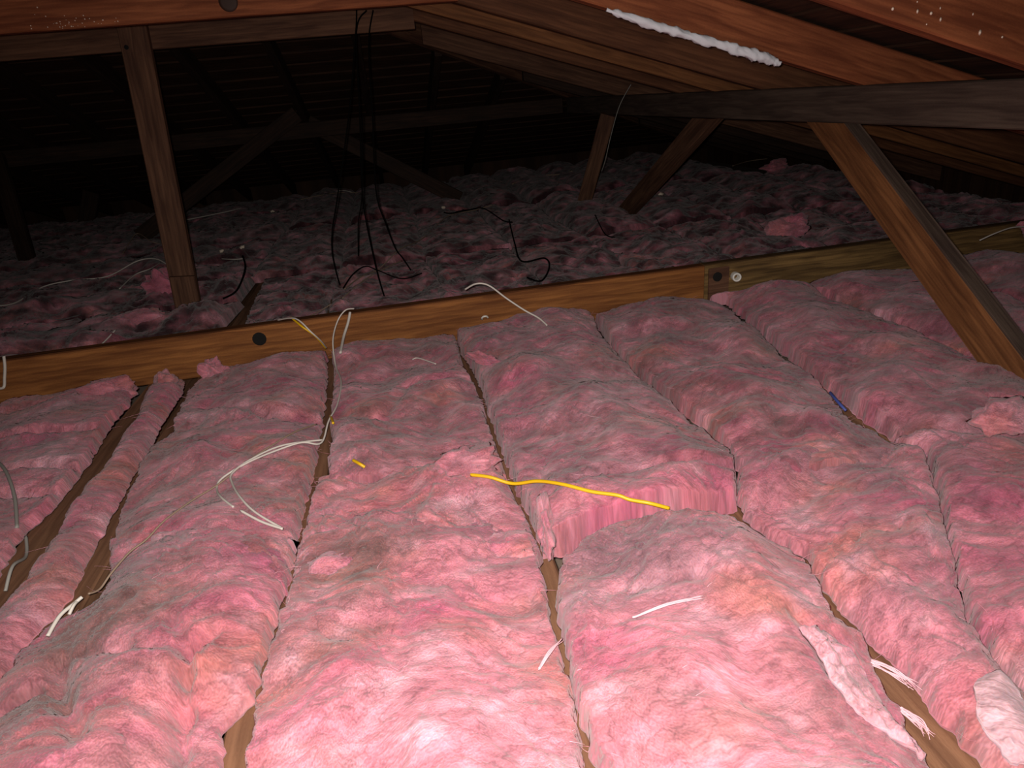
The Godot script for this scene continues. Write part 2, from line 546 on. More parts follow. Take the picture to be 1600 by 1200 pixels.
	tag(obj("paint_flecks", flecks.commit(), M.fleck, t1), "tiny white specks", "", "", "stuff")
	var t2 := thing("collar_tie", "darker tie beam with wavy grain, just behind the bright one at upper left", "beam", Vector3(-3.48, 1.183, -2.98))
	obj("timber", board_mesh(Vector3.ZERO, Vector3(3.68, 0, 0), 0.038, 0.115, Vector3.UP, 0.71), M.old, t2)
	# left post
	var post := thing("post", "tall brown post at left standing from the batts to the tie beams", "post", Vector3(-0.893, 0.14, -2.94))
	obj("timber", board_mesh(Vector3.ZERO, Vector3(0.083, 1.075, 0), 0.1, 0.036, Vector3.BACK, 0.15), M.old, post)
	obj("foot_block", board_mesh(Vector3(0.006, 0.0, 0.029), Vector3(0.018, 0.155, 0.029), 0.098, 0.02, Vector3.BACK, 0.45, Color(1.3, 1.25, 1.2)), M.old, post)
	obj("bolt_hole", lathe([Vector2(0, 0.0192), Vector2(0.006, 0.0192), Vector2(0.008, 0.0185), Vector2(0.008, 0.012)], 12, Vector3(0.047, 0.995, 0), Vector3.BACK), M.hole, post)
	# braces
	var dust := Color(1.0, 1.0, 1.0)
	var br := thing("brace", "big brown brace leaning down from the purlin to the lower right", "brace", Vector3(1.32, 0.14, -1.075))
	var foot := Vector3(0, -0.02, 0.02)
	var head := Vector3(0, 0.566, -0.855)
	var out := Vector3(0, 0.825, 0.565)
	obj("timber", board_mesh(foot, head, 0.042, 0.105, out, 0.5, Color.WHITE, Vector3.ZERO, Vector3.UP), M.brace, br)
	var run := (head - foot).normalized()
	obj("dusty_edge", board_mesh(foot + out * 0.0535, head + out * 0.0535 - run * (out.y * 0.0535 / run.y), 0.04, 0.002, out, 0.2, Color.WHITE, Vector3.ZERO, Vector3.UP), M.drab, br).set_meta("label", "grey dust along the upper edge")
	board("brace", "dim thick brace leaning left from the purlin down to the batts near the middle", "brace", Vector3(1.30, 0.15, -3.78), Vector3(1.32, 0.704, -2.74), 0.042, 0.1, M.old, "", Vector3(0, 1, -0.5), Color.WHITE, Vector3.UP, Vector3.UP)
	board("post", "slim pale post standing under the purlin in the middle", "post", Vector3(1.17, 0.15, -4.14), Vector3(1.31, 0.705, -3.99), 0.085, 0.05, M.old, "", Vector3(-0.4, 0, 1))
	board("brace", "faint diagonal brace deep in the dark, right of the left post", "brace", Vector3(-1.66, 0.2, -4.9), Vector3(-0.5, 0.86, -4.9), 0.04, 0.1, M.dark)
	board("brace", "faint diagonal brace deep in the dark, sloping down to the right at the back", "brace", Vector3(-0.45, 0.80, -4.97), Vector3(0.5, 0.2, -4.97), 0.04, 0.1, M.dark)
	board("post", "dark stub of a leaning post at the left edge of the picture", "post", Vector3(-2.16, 0.15, -4.44), Vector3(-2.32, 0.78, -4.86), 0.09, 0.04, M.dark, "", Vector3.BACK)
	board("post", "black upright post far back at left, beyond the tall brown post", "post", Vector3(-2.49, 0.15, -6.2), Vector3(-2.36, 0.42, -6.2), 0.12, 0.05, M.dark, "", Vector3.BACK)

# ------------------------------------------------------------------ insulation
func mix(a: Color, b: Color, t: float) -> Color: return a.lerp(b, clampf(t, 0.0, 1.0))

var PINK := Color8(236, 149, 166).srgb_to_linear()
var ROSE := Color8(222, 108, 145).srgb_to_linear()
var SALMON := Color8(226, 142, 128).srgb_to_linear()
var PALE := Color8(243, 182, 197).srgb_to_linear()
var DUST := Color8(162, 116, 116).srgb_to_linear()
var WHITE_WOOL := Color8(246, 206, 216).srgb_to_linear()
var FALLOFF_TONE := Color8(78, 48, 54).srgb_to_linear()  # dark tone that paints the fading flash onto distant wool
var MAUVE := Color8(174, 124, 136).srgb_to_linear()

func wool_colour(x: float, z: float, dust: float, s: int, falloff := 0.0) -> Color:
	var o := s * 3.7
	var a := n_tint.get_noise_3d(x * 1.1, z * 1.3, o)
	var b := n_tint.get_noise_3d(x * 0.8 + 9.0, z * 1.5, o + 4.0)
	var e := n_tint.get_noise_3d(x * 2.6, z * 3.2, o + 8.0)
	var c := n_wrink.get_noise_3d(x * 0.4 + 3.0, z * 0.95, o)
	var d := n_dust.get_noise_3d(x, z, o * 0.3)
	var col := mix(PINK, ROSE, a * 1.5 + e * 0.5 - 0.1)
	col = mix(col, SALMON, b * 1.35 - 0.02)
	col = mix(col, PALE, -a * 0.7 - e * 1.2 + c * 0.5 - 0.06)
	col = mix(col, MAUVE if d > 0.0 else DUST, dust + absf(d) * 0.7 - 0.12 + c * 0.4 + e * 0.3)
	if falloff > 0.0: col = mix(col, FALLOFF_TONE, falloff + (c * 0.6 + e * 1.1 + a * 0.6) * minf(1.0, falloff * 1.7))
	return col

func polyline(a: PackedFloat32Array, t: float, lens: PackedFloat32Array) -> Vector2:
	var n := a.size() / 2
	var want := t * lens[n - 1]
	var i := 0
	while i < n - 2 and lens[i + 1] < want: i += 1
	var seg := lens[i + 1] - lens[i]
	var f := 0.0 if seg < 1e-6 else (want - lens[i]) / seg
	return Vector2(lerpf(a[i * 2], a[i * 2 + 2], f), lerpf(a[i * 2 + 1], a[i * 2 + 3], f))

func lengths(a: PackedFloat32Array) -> PackedFloat32Array:
	var r := PackedFloat32Array([0.0])
	for i in a.size() / 2 - 1:
		r.append(r[i] + Vector2(a[i * 2 + 2] - a[i * 2], a[i * 2 + 3] - a[i * 2 + 1]).length())
	return r

# One batt between two traced edges (x, z pairs, near to far). It lies on the joists: a flat underside, ragged
# sides and a crowned, matted top.
# opts: top (height of its crown over the joists), edge (height of its rim), dust, rough, cell, folds [[x0,z0,x1,z1,depth,width]...], turn (fibres run along z)
func batt(label: String, L: PackedFloat32Array, R: PackedFloat32Array, s: int, opts := {}) -> MeshInstance3D:
	var top: float = opts.get("top", 0.058)
	var edge: float = opts.get("edge", 0.024)
	var dust: float = opts.get("dust", 0.1)  # settled dust, raised from the beam back to paint in flash falloff
	var rough: float = opts.get("rough", 1.0)
	var cell: float = opts.get("cell", 0.006)
	var folds: Array = opts.get("folds", [])
	var turn: bool = opts.get("turn", false)
	var stains: Array = opts.get("stains", [])      # dusty (or freshly torn, clean) patches: x, z, half width, half length, amount
	var falloff: float = opts.get("falloff", 0.0)  # how much painted flash falloff darkens this batt, more farther back
	var stretch: float = opts.get("stretch", 1.0)
	var blunt: bool = opts.get("blunt", false)    # near end cut square
	var ride: bool = opts.get("ride", false)        # a torn layer lying on the wool below it
	var rim: float = opts.get("rim", 0.008)
	var ll := lengths(L)
	var rl := lengths(R)
	var length := maxf(ll[-1], rl[-1])
	var width := 0.0
	for k in 9: width = maxf(width, polyline(L, k / 8.0, ll).distance_to(polyline(R, k / 8.0, rl)))
	var nu := maxi(8, int(width / cell))
	var nt := maxi(8, int(length / cell))
	var cols := nu + 1
	var P := PackedVector3Array()
	var C := PackedColorArray()
	var UV := PackedVector2Array()
	var off := s * 1.93
	for j in nt + 1:
		var t := j / float(nt)
		t = t - sin(t * TAU) * 0.02            # rows a little denser at both ends
		var a := polyline(L, t, ll)
		var b := polyline(R, t, rl)
		var w := a.distance_to(b)
		var across := (b - a) / maxf(w, 1e-5)
		for i in cols:
			var u := i / float(nu)
			u = u - sin(u * TAU) * 0.03
			var g := a.lerp(b, u)
			var x := g.x
			var z := g.y
			var fx := z if turn else x           # along the fibre, across the fibre
			var fz := x if turn else z
			var du := minf(u, 1.0 - u) * w
			var dt := minf(t, 1.0 - t) * length
			var e := minf(du, dt)
			var wv := n_warp.get_noise_2d(x + off, z)
			var wv2 := n_warp.get_noise_2d(x + off + 31.0, z + 7.0)
			var jag := (n_wrink.get_noise_3d(x * 1.6, z * 1.6, off) * 0.5 + n_fine.get_noise_3d(x * 0.5, z * 0.5, off) * 0.35) * minf(1.0, w / 0.12)
			# ragged rim
			if e < 0.05:
				var k := (1.0 - e / 0.05)
				if du < dt:
					var sgn := -1.0 if u < 0.5 else 1.0
					x += across.x * sgn * jag * 0.014 * k
					z += across.y * sgn * jag * 0.014 * k
				else:
					z += (1.0 if t < 0.5 else -1.0) * jag * 0.018 * k
			var q := clampf(e / (rim * (1.0 + 0.5 * wv)), 0.0, 1.0)
			var round_off := sqrt(1.0 - (1.0 - q) * (1.0 - q))
			var crown := 1.0 - pow(absf(2.0 * u - 1.0), opts.get("square", 2.2))
			var y := edge * (0.8 + 0.5 * wv2) + (top - edge) * crown * (1.0 if blunt and t < 0.5 else minf(1.0, dt / 0.12 + 0.45))
			var inside := clampf(e / 0.03, 0.0, 1.0)
			var px := fx * 0.72 * stretch + wv * 0.12 + off
			var pz := fz + wv2 * 0.10
			y += n_lump.get_noise_2d(x + off, z) * 0.013 * rough * inside
			var f := 1.0 - absf(n_fold.get_noise_2d(px, pz))
			y += (f * f * f - 0.45) * 0.0035 * rough * inside
			var cr := 1.0 - absf(n_crease.get_noise_2d(px * 1.9, pz * 1.5 + 40.0))
			y -= pow(cr, 12.0) * 0.005 * rough * inside
			# torn layers: slow rise, sudden lip
			var lay := n_fold.get_noise_2d(px * 0.9 + 70.0, pz * 0.8) * 2.6 + n_wrink.get_noise_2d(px * 0.35, pz * 0.5) * 0.35
			lay = lay - floorf(lay)
			y += (lay if lay < 0.88 else (1.0 - lay) * 7.33) * 0.0032 * rough * inside
			y += n_wrink.get_noise_2d(px * 1.25, pz * 1.15) * 0.0030 * rough
			y += n_fine.get_noise_2d(px * 0.7, pz) * 0.0018
			for fo in folds:
				var A := Vector2(fo[0], fo[1])
				var B := Vector2(fo[2], fo[3])
				var AB := B - A
				var tt := clampf((Vector2(x, z) - A).dot(AB) / AB.length_squared(), 0.0, 1.0)
				var dd := (Vector2(x, z) - A - AB * tt).length() + jag * 0.008
				y -= fo[4] * exp(-dd * dd / (fo[5] * fo[5]))
			if ride: y = top_at(x, z) - 0.002 + (edge + (top - edge) * crown + n_wrink.get_noise_2d(px, pz * 0.6) * 0.004) * round_off
			else: y = JOIST_TOP + 0.003 + maxf(0.002, y * round_off)
			P.append(Vector3(x, y, z))
			var dd2 := dust
			for sn in stains:
				var sd := Vector2((x - sn[0]) / sn[2], (z - sn[1]) / sn[3]).length() + wv * 0.9 + jag * 0.3
				dd2 += sn[4] * smoothstep(1.25, 0.6, sd)
			C.append(wool_colour(x, z, dd2, s, falloff + minf(0.0, dd2 - dust)).lerp(WHITE_WOOL, opts.get("pale", 0.0)))
			UV.append(Vector2(fx + wv * 0.03, fz + wv2 * 0.04) * 1.25 + Vector2(off, off * 0.37))
			var key := Vector2i(int(floor(x / 0.015)), int(floor(z / 0.015)))
			if not ride and y > top_map.get(key, 0.0): top_map[key] = y
	var N := PackedVector3Array()
	N.resize(P.size())
	for j in nt + 1:
		for i in cols:
			var dx := P[j * cols + mini(i + 1, nu)] - P[j * cols + maxi(i - 1, 0)]
			var dz := P[mini(j + 1, nt) * cols + i] - P[maxi(j - 1, 0) * cols + i]
			var nn := dx.cross(dz)
			if nn.y < 0.0: nn = -nn
			N[j * cols + i] = nn.normalized()
	var I := PackedInt32Array()
	var flip := (P[nu] - P[0]).cross(P[nt * cols] - P[0]).y > 0.0
	for j in nt:
		for i in nu:
			var a := j * cols + i
			if flip: I.append_array([a, a + cols, a + 1, a + 1, a + cols, a + cols + 1])
			else: I.append_array([a, a + 1, a + cols, a + 1, a + cols + 1, a + cols])
	# sides and underside
	var ring := []
	for i in cols: ring.append(i)
	for j in range(1, nt + 1): ring.append(j * cols + nu)
	for i in range(nu - 1, -1, -1): ring.append(nt * cols + i)
	for j in range(nt - 1, 0, -1): ring.append(j * cols)
	var base := P.size()
	var mid := Vector3.ZERO
	for r in ring: mid += P[r]
	mid /= ring.size()
	for r in ring:
		var p := P[r]
		P.append(Vector3(p.x, p.y - 0.006 if ride else JOIST_TOP + 0.001, p.z))
		N.append(Vector3(p.x - mid.x, 0, p.z - mid.z).normalized())
		C.append(C[r])
		UV.append(UV[r] + Vector2(0, 0.03))
	var m := ring.size()
	for k in m:
		var a: int = ring[k]
		var b: int = ring[(k + 1) % m]
		var c := base + k
		var d := base + (k + 1) % m
		if flip: I.append_array([a, b, c, b, d, c])
		else: I.append_array([a, c, b, b, c, d])
	var arr := []
	arr.resize(Mesh.ARRAY_MAX)
	arr[Mesh.ARRAY_VERTEX] = P
	arr[Mesh.ARRAY_NORMAL] = N
	arr[Mesh.ARRAY_COLOR] = C
	arr[Mesh.ARRAY_TEX_UV] = UV
	arr[Mesh.ARRAY_INDEX] = I
	var mesh := ArrayMesh.new()
	mesh.add_surface_from_arrays(Mesh.PRIMITIVE_TRIANGLES, arr)
	if ride:
		var layer := obj(opts.get("called", "torn_layer"), mesh, M.wool, opts.get("on"))
		layer.set_meta("label", label)
		return layer
	var o := obj("insulation_batt", mesh, M.wool)
	tag(o, label, "insulation", opts.get("group", "pink insulation batts"))
	if opts.get("fibres", 0) > 0: fibres(o, P, cols, nt + 1, s, opts.fibres / 4)
	return o

# stray strands along the cut edges and over the top of a batt
func fibres(o: Node3D, P: PackedVector3Array, cols: int, rows: int, s: int, count: int):
	var rng := RandomNumberGenerator.new()
	rng.seed = 100 + s
	var V := PackedVector3Array()
	var N := PackedVector3Array()
	var C := PackedColorArray()
	var I := PackedInt32Array()
	for k in count:
		var i := rng.randi_range(2, cols - 3)
		if k % 3 < 2: i = rng.randi_range(0, 3) if k % 2 else cols - 1 - rng.randi_range(0, 3)
		var j := rng.randi_range(1, rows - 2)
		var at := P[j * cols + i] + Vector3(0, 0.001, 0)
		var ang := rng.randf() * TAU
		var dir := Vector3(cos(ang), rng.randf_range(-0.05, 0.35), sin(ang) * 0.6)
		var length := rng.randf_range(0.008, 0.026)
		var bend := Vector3(rng.randfn() * 0.5, rng.randfn() * 0.25, rng.randfn() * 0.5)
		var r := rng.randf_range(0.0002, 0.00045)
		var tone := PALE.lerp(PINK, rng.randf())
		var base := V.size()
		for q in 4:
			var tq := q / 3.0
			var p := at + (dir * tq + bend * tq * tq) * length
			var rad := r * (1.0 - 0.75 * tq)
			var tan := (dir + bend * 2.0 * tq).normalized()
			var su := tan.cross(Vector3.UP).normalized()
			var sv := su.cross(tan)
			for e in 3:
				var n := su * cos(e * TAU / 3.0) + sv * sin(e * TAU / 3.0)
				V.append(p + n * rad)
				N.append(n)
				C.append(tone)
		for q in 3:
			for e in 3:
				var a := base + q * 3 + e
				var b := base + q * 3 + (e + 1) % 3
				I.append_array([a, b, a + 3, b, b + 3, a + 3])
	var arr := []
	arr.resize(Mesh.ARRAY_MAX)
	arr[Mesh.ARRAY_VERTEX] = V
	arr[Mesh.ARRAY_NORMAL] = N
	arr[Mesh.ARRAY_COLOR] = C
	arr[Mesh.ARRAY_INDEX] = I
	var mesh := ArrayMesh.new()
	mesh.add_surface_from_arrays(Mesh.PRIMITIVE_TRIANGLES, arr)
	obj("loose_fibres", mesh, M.fluff, o).set_meta("kind", "stuff")

func top_at(x: float, z: float) -> float:
	var best := 0.0
	for i in [-1, 0, 1]:
		for j in [-1, 0, 1]:
			best = maxf(best, top_map.get(Vector2i(int(floor(x / 0.015)) + i, int(floor(z / 0.015)) + j), 0.0))
	return best if best > 0.0 else JOIST_TOP + 0.003

func build_insulation():
	batt("wide batt at the left edge, squeezed into crosswise folds, left of the longest open slit",
		PackedFloat32Array([-1.200, -0.200, -1.200, -0.500, -1.200, -2.060]),
		PackedFloat32Array([-0.830, -0.200, -0.830, -0.550, -0.835, -0.900, -0.797, -1.157, -0.808, -1.249, -0.806, -1.310, -0.792, -1.357, -0.792, -1.440, -0.793, -1.514, -0.792, -1.587, -0.805, -1.687, -0.816, -1.805, -0.809, -1.895, -0.825, -1.974, -0.830, -2.060]), 1, {"fibres": 260, "top": 0.044, "edge": 0.03, "dust": 0.12, "rough": 0.8, "cell": 0.007, "folds": [[-1.065, -1.75, -0.974, -1.75, 0.028, 0.012], [-0.974, -1.75, -0.832, -1.72, 0.028, 0.012], [-0.973, -1.552, -0.887, -1.544, 0.024, 0.012], [-0.887, -1.544, -0.785, -1.512, 0.024, 0.012], [-0.915, -1.429, -0.834, -1.418, 0.02, 0.011], [-0.834, -1.418, -0.784, -1.407, 0.02, 0.011], [-1.166, -1.967, -1.005, -1.987, 0.012, 0.02]]})
	batt("narrow pink strip of insulation between the two open slits at left",
		PackedFloat32Array([-0.770, -0.200, -0.770, -0.550, -0.765, -0.900, -0.739, -1.051, -0.728, -1.081, -0.729, -1.132, -0.727, -1.165, -0.739, -1.209, -0.734, -1.242, -0.751, -1.330, -0.746, -1.373, -0.754, -1.440, -0.738, -1.478, -0.737, -1.541, -0.753, -1.655, -0.744, -1.734, -0.760, -1.839, -0.791, -1.999, -0.790, -2.060]),
		PackedFloat32Array([-0.680, -0.200, -0.680, -0.620, -0.663, -0.869, -0.659, -0.924, -0.652, -0.967, -0.636, -1.005, -0.634, -1.031, -0.636, -1.090, -0.643, -1.148, -0.645, -1.198, -0.652, -1.336, -0.661, -1.483, -0.662, -1.594, -0.674, -1.737, -0.676, -1.836, -0.676, -1.964, -0.700, -2.060]), 2, {"fibres": 120, "top": 0.036, "edge": 0.024, "dust": 0.08, "rough": 0.9, "cell": 0.005, "rim": 0.03})
	batt("batt running up to the beam at left, crossed by the pale wire bundle",
		PackedFloat32Array([-0.500, -1.000, -0.530, -1.100, -0.608, -1.180, -0.633, -1.301, -0.643, -1.449, -0.641, -1.566, -0.612, -1.614, -0.630, -1.713, -0.636, -1.797, -0.650, -1.967, -0.621, -2.016, -0.620, -2.060]),
		PackedFloat32Array([-0.262, -0.940, -0.257, -1.157, -0.255, -1.231, -0.252, -1.308, -0.251, -1.361, -0.250, -1.439, -0.250, -1.536, -0.249, -1.633, -0.253, -1.806, -0.261, -1.987, -0.265, -2.060]), 3, {"falloff": 0.1, "fibres": 260, "top": 0.06, "edge": 0.032, "dust": 0.26, "cell": 0.0065, "folds": [[-0.56, -1.737, -0.378, -1.609, 0.016, 0.02], [-0.378, -1.609, -0.25, -1.58, 0.016, 0.02], [-0.492, -1.493, -0.345, -1.374, 0.012, 0.02], [-0.345, -1.374, -0.244, -1.322, 0.012, 0.02]]})
	batt("salmon-tinged near batt at bottom left with deep star-shaped creases",
		PackedFloat32Array([-0.650, -0.250, -0.660, -0.600, -0.646, -0.849, -0.643, -0.900, -0.632, -0.943, -0.600, -0.967, -0.567, -0.992, -0.562, -1.031, -0.587, -1.097, -0.612, -1.173, -0.559, -1.161]),
		PackedFloat32Array([-0.300, -0.250, -0.305, -0.633, -0.311, -0.685, -0.298, -0.701, -0.284, -0.719, -0.278, -0.738, -0.277, -0.789, -0.270, -0.859, -0.267, -0.916, -0.265, -0.988, -0.261, -1.060, -0.243, -1.049]), 4, {"stains": [[-0.47, -1.0, 0.16, 0.14, 0.45], [-0.58, -0.85, 0.08, 0.2, 0.4]], "fibres": 260, "top": 0.07, "edge": 0.024, "dust": 0.06, "cell": 0.005, "folds": [[-0.366, -0.795, -0.365, -0.755, 0.022, 0.011], [-0.365, -0.755, -0.359, -0.701, 0.022, 0.011], [-0.359, -0.701, -0.345, -0.624, 0.022, 0.011], [-0.366, -0.795, -0.401, -0.849, 0.014, 0.01], [-0.366, -0.795, -0.338, -0.831, 0.014, 0.01], [-0.366, -0.795, -0.462, -0.816, 0.014, 0.012], [-0.462, -0.816, -0.518, -0.831, 0.014, 0.012], [-0.554, -0.823, -0.509, -0.74, 0.024, 0.014], [-0.509, -0.74, -0.464, -0.672, 0.024, 0.014], [-0.606, -0.766, -0.574, -0.784, 0.016, 0.012], [-0.574, -0.784, -0.545, -0.782, 0.016, 0.012]]})
	batt("middle batt reaching the beam between the pale wires and the yellow cable's slit",
		PackedFloat32Array([-0.215, -1.220, -0.210, -1.246, -0.211, -1.302, -0.212, -1.391, -0.214, -1.460, -0.225, -1.519, -0.225, -1.609, -0.228, -1.760, -0.235, -1.911, -0.250, -2.060]),
		PackedFloat32Array([0.146, -1.140, 0.146, -1.193, 0.148, -1.271, 0.147, -1.332, 0.148, -1.415, 0.154, -1.505, 0.148, -1.623, 0.128, -1.756, 0.140, -1.906, 0.140, -2.060]), 5, {"falloff": 0.12, "fibres": 260, "top": 0.062, "edge": 0.046, "dust": 0.3, "cell": 0.0065, "folds": [[-0.209, -1.546, -0.092, -1.467, 0.014, 0.018], [-0.092, -1.467, -0.023, -1.647, 0.014, 0.018], [-0.023, -1.647, 0.061, -1.64, 0.014, 0.018], [0.061, -1.64, 0.154, -1.63, 0.014, 0.018]]})
	batt("short ruffled piece at the left end of the long yellow cable",
		PackedFloat32Array([-0.255, -0.930, -0.241, -1.111, -0.238, -1.176, -0.234, -1.254, -0.212, -1.273]),
		PackedFloat32Array([0.150, -0.870, 0.157, -1.021, 0.148, -1.078, 0.142, -1.137, 0.130, -1.167]), 6, {"fibres": 120, "top": 0.062, "edge": 0.04, "dust": 0.05, "rough": 1.25, "cell": 0.005})
	var broad := batt("broad light pink near batt at bottom centre-left, straight edged on both sides",
		PackedFloat32Array([-0.285, -0.220, -0.268, -0.600, -0.267, -0.639, -0.269, -0.701, -0.264, -0.761, -0.257, -0.828, -0.252, -0.883, -0.250, -0.986, -0.246, -1.063, -0.229, -1.085]),
		PackedFloat32Array([0.118, -0.220, 0.118, -0.501, 0.126, -0.554, 0.133, -0.609, 0.138, -0.685, 0.139, -0.722, 0.143, -0.761, 0.147, -0.803, 0.151, -0.848, 0.158, -0.929, 0.159, -0.987, 0.150, -1.007]), 7, {"stains": [[-0.05, -1.0, 0.2, 0.14, 0.4], [-0.1, -0.8, 0.12, 0.1, 0.25]], "fibres": 260, "top": 0.062, "edge": 0.046, "dust": 0.06, "cell": 0.005})
	batt("large dusty rose batt under the long yellow cable, reaching back to the beam",
		PackedFloat32Array([0.159, -0.906, 0.165, -0.941, 0.164, -1.049, 0.161, -1.095, 0.160, -1.170, 0.160, -1.249, 0.159, -1.328, 0.161, -1.410, 0.163, -1.541, 0.166, -1.692, 0.162, -1.809, 0.147, -1.920, 0.150, -2.060]),
		PackedFloat32Array([0.530, -0.936, 0.579, -1.047, 0.580, -1.195, 0.571, -1.366, 0.556, -1.616, 0.571, -1.863, 0.600, -2.060]), 8, {"falloff": 0.12, "blunt": true, "stains": [[0.37, -0.95, 0.26, 0.045, -0.7]], "fibres": 260, "top": 0.088, "edge": 0.048, "dust": 0.34, "cell": 0.0065, "folds": [[0.178, -1.006, 0.304, -1.026, 0.012, 0.012], [0.304, -1.026, 0.454, -1.022, 0.012, 0.012], [0.454, -1.022, 0.556, -1.005, 0.012, 0.012]]})
	var torn := batt("near batt at bottom centre-right, mauve dust on its crown and a white torn flap",
		PackedFloat32Array([0.140, -0.220, 0.136, -0.515, 0.136, -0.558, 0.133, -0.592, 0.140, -0.652, 0.146, -0.709, 0.156, -0.786, 0.168, -0.819, 0.179, -0.859, 0.191, -0.856, 0.225, -0.890, 0.270, -0.913, 0.326, -0.913]),
		PackedFloat32Array([0.475, -0.220, 0.476, -0.409, 0.484, -0.438, 0.497, -0.482, 0.497, -0.506, 0.502, -0.527, 0.516, -0.563, 0.520, -0.587, 0.513, -0.599, 0.513, -0.613, 0.512, -0.638, 0.523, -0.675, 0.541, -0.743, 0.536, -0.776, 0.506, -0.820, 0.450, -0.863]), 9, {"stains": [[0.4, -0.84, 0.13, 0.16, 0.5], [0.25, -0.75, 0.1, 0.14, 0.3]], "fibres": 260, "top": 0.088, "edge": 0.036, "dust": 0.05, "cell": 0.005, "folds": [[0.444, -0.623, 0.447, -0.544, 0.012, 0.012], [0.447, -0.544, 0.453, -0.503, 0.012, 0.012], [0.251, -0.723, 0.341, -0.717, 0.006, 0.012], [0.341, -0.717, 0.367, -0.73, 0.006, 0.012]]})
	batt("batt right of the large rose one, ending at the slit with the blue wire",
		PackedFloat32Array([0.595, -0.950, 0.600, -1.100, 0.615, -1.227, 0.589, -1.385, 0.572, -1.632, 0.586, -1.878, 0.610, -2.060]),
		PackedFloat32Array([0.900, -0.960, 0.881, -1.114, 0.901, -1.190, 0.930, -1.269, 0.943, -1.355, 0.967, -1.581, 1.029, -2.007, 0.990, -2.060]), 10, {"falloff": 0.16, "fibres": 260, "top": 0.074, "edge": 0.042, "dust": 0.34, "cell": 0.0065})
	batt("batt behind the blue wire slit, left of the big leaning brace",
		PackedFloat32Array([0.925, -0.960, 0.945, -1.102, 0.944, -1.187, 0.964, -1.285, 0.975, -1.378, 1.001, -1.605, 1.073, -2.047, 1.010, -2.060]),
		PackedFloat32Array([1.350, -0.860, 1.353, -1.500, 1.353, -2.060]), 11, {"falloff": 0.1, "top": 0.074, "edge": 0.04, "dust": 0.24, "cell": 0.007})
	batt("near batt at lower right between the broad brown joist and the long crease",
		PackedFloat32Array([0.550, -0.200, 0.543, -0.411, 0.546, -0.437, 0.546, -0.460, 0.546, -0.487, 0.552, -0.524, 0.553, -0.548, 0.547, -0.583, 0.549, -0.617, 0.547, -0.650, 0.551, -0.685, 0.551, -0.717, 0.566, -0.785, 0.553, -0.805, 0.542, -0.849, 0.527, -0.899, 0.542, -0.968, 0.570, -1.017, 0.618, -1.022]),
		PackedFloat32Array([0.655, -0.200, 0.665, -0.350, 0.642, -0.465, 0.642, -0.492, 0.675, -0.587, 0.719, -0.653, 0.783, -0.752, 0.837, -0.825, 0.922, -0.966, 0.892, -1.033]), 12, {"stains": [[0.72, -1.0, 0.22, 0.14, 0.45]], "fibres": 260, "top": 0.064, "edge": 0.042, "dust": 0.03, "cell": 0.005})
	var corner := batt("near batt at the right edge under the foot of the brace, beyond the long crease",
		PackedFloat32Array([0.665, -0.200, 0.675, -0.350, 0.649, -0.467, 0.651, -0.496, 0.685, -0.591, 0.730, -0.658, 0.794, -0.756, 0.847, -0.827, 0.933, -0.969, 0.900, -1.030]),
		PackedFloat32Array([1.300, -0.200, 1.300, -0.350, 1.330, -0.600, 1.330, -0.900, 1.099, -0.929, 1.040, -0.984]), 13, {"stains": [[1.0, -0.95, 0.25, 0.16, 0.35]], "fibres": 260, "top": 0.066, "edge": 0.04, "dust": 0.04, "cell": 0.0055})
	batt("batt at right in front of the beam, just behind the leaning brace",
		PackedFloat32Array([1.380, -0.300, 1.352, -0.600, 1.350, -1.400, 1.352, -2.060]),
		PackedFloat32Array([1.750, -0.300, 1.770, -0.600, 1.774, -1.300, 1.770, -2.060]), 14, {"falloff": 0.15, "top": 0.08, "edge": 0.044, "dust": 0.2, "cell": 0.009})
	batt("batt at the right edge in front of the beam, a gap behind the brace",
		PackedFloat32Array([1.790, -0.400, 1.772, -0.900, 1.768, -2.060]),
		PackedFloat32Array([2.160, -0.400, 2.190, -0.900, 2.190, -2.060]), 15, {"falloff": 0.2, "top": 0.085, "edge": 0.044, "dust": 0.2, "cell": 0.012})
	batt("outermost batt at right in front of the beam, mostly hidden by the brace",
		PackedFloat32Array([2.190, -0.500, 2.188, -1.200, 2.188, -2.060]),
		PackedFloat32Array([2.600, -0.500, 2.600, -1.200, 2.600, -2.060]), 16, {"falloff": 0.2, "top": 0.085, "edge": 0.044, "dust": 0.2, "cell": 0.016})
	batt("smooth pale torn flap beside the joist",
		PackedFloat32Array([0.468, -0.420, 0.449, -0.450, 0.429, -0.476, 0.426, -0.517, 0.429, -0.560, 0.427, -0.589]),
		PackedFloat32Array([0.475, -0.423, 0.470, -0.457, 0.469, -0.479, 0.477, -0.511, 0.478, -0.552, 0.463, -0.588]), 201, {"ride": true, "on": torn, "top": .007, "edge": 0.002, "dust": -0.8, "cell": 0.004, "rim": 0.02, "pale": .35})
	batt("white torn patch",
		PackedFloat32Array([0.550, -0.393, 0.549, -0.425, 0.560, -0.452, 0.573, -0.472, 0.594, -0.480, 0.608, -0.481]),
		PackedFloat32Array([0.564, -0.385, 0.598, -0.396, 0.606, -0.422, 0.610, -0.445, 0.617, -0.467, 0.617, -0.481]), 203, {"ride": true, "on": corner, "top": .010, "edge": 0.001, "dust": -0.8, "cell": 0.004, "rim": 0.035, "pale": .75})
	hank(torn, "torn_strands", "white fibre strands bridging the joist", Vector3(0.503, 0.178, -0.552), Vector3(0.529, 0.172, -0.506), 0.006, 16, 1)
	hank(torn, "torn_strands", "white fibre tip lying on the joist", Vector3(0.492, 0.172, -0.484), Vector3(0.518, 0.149, -0.464), 0.005, 16, 2)
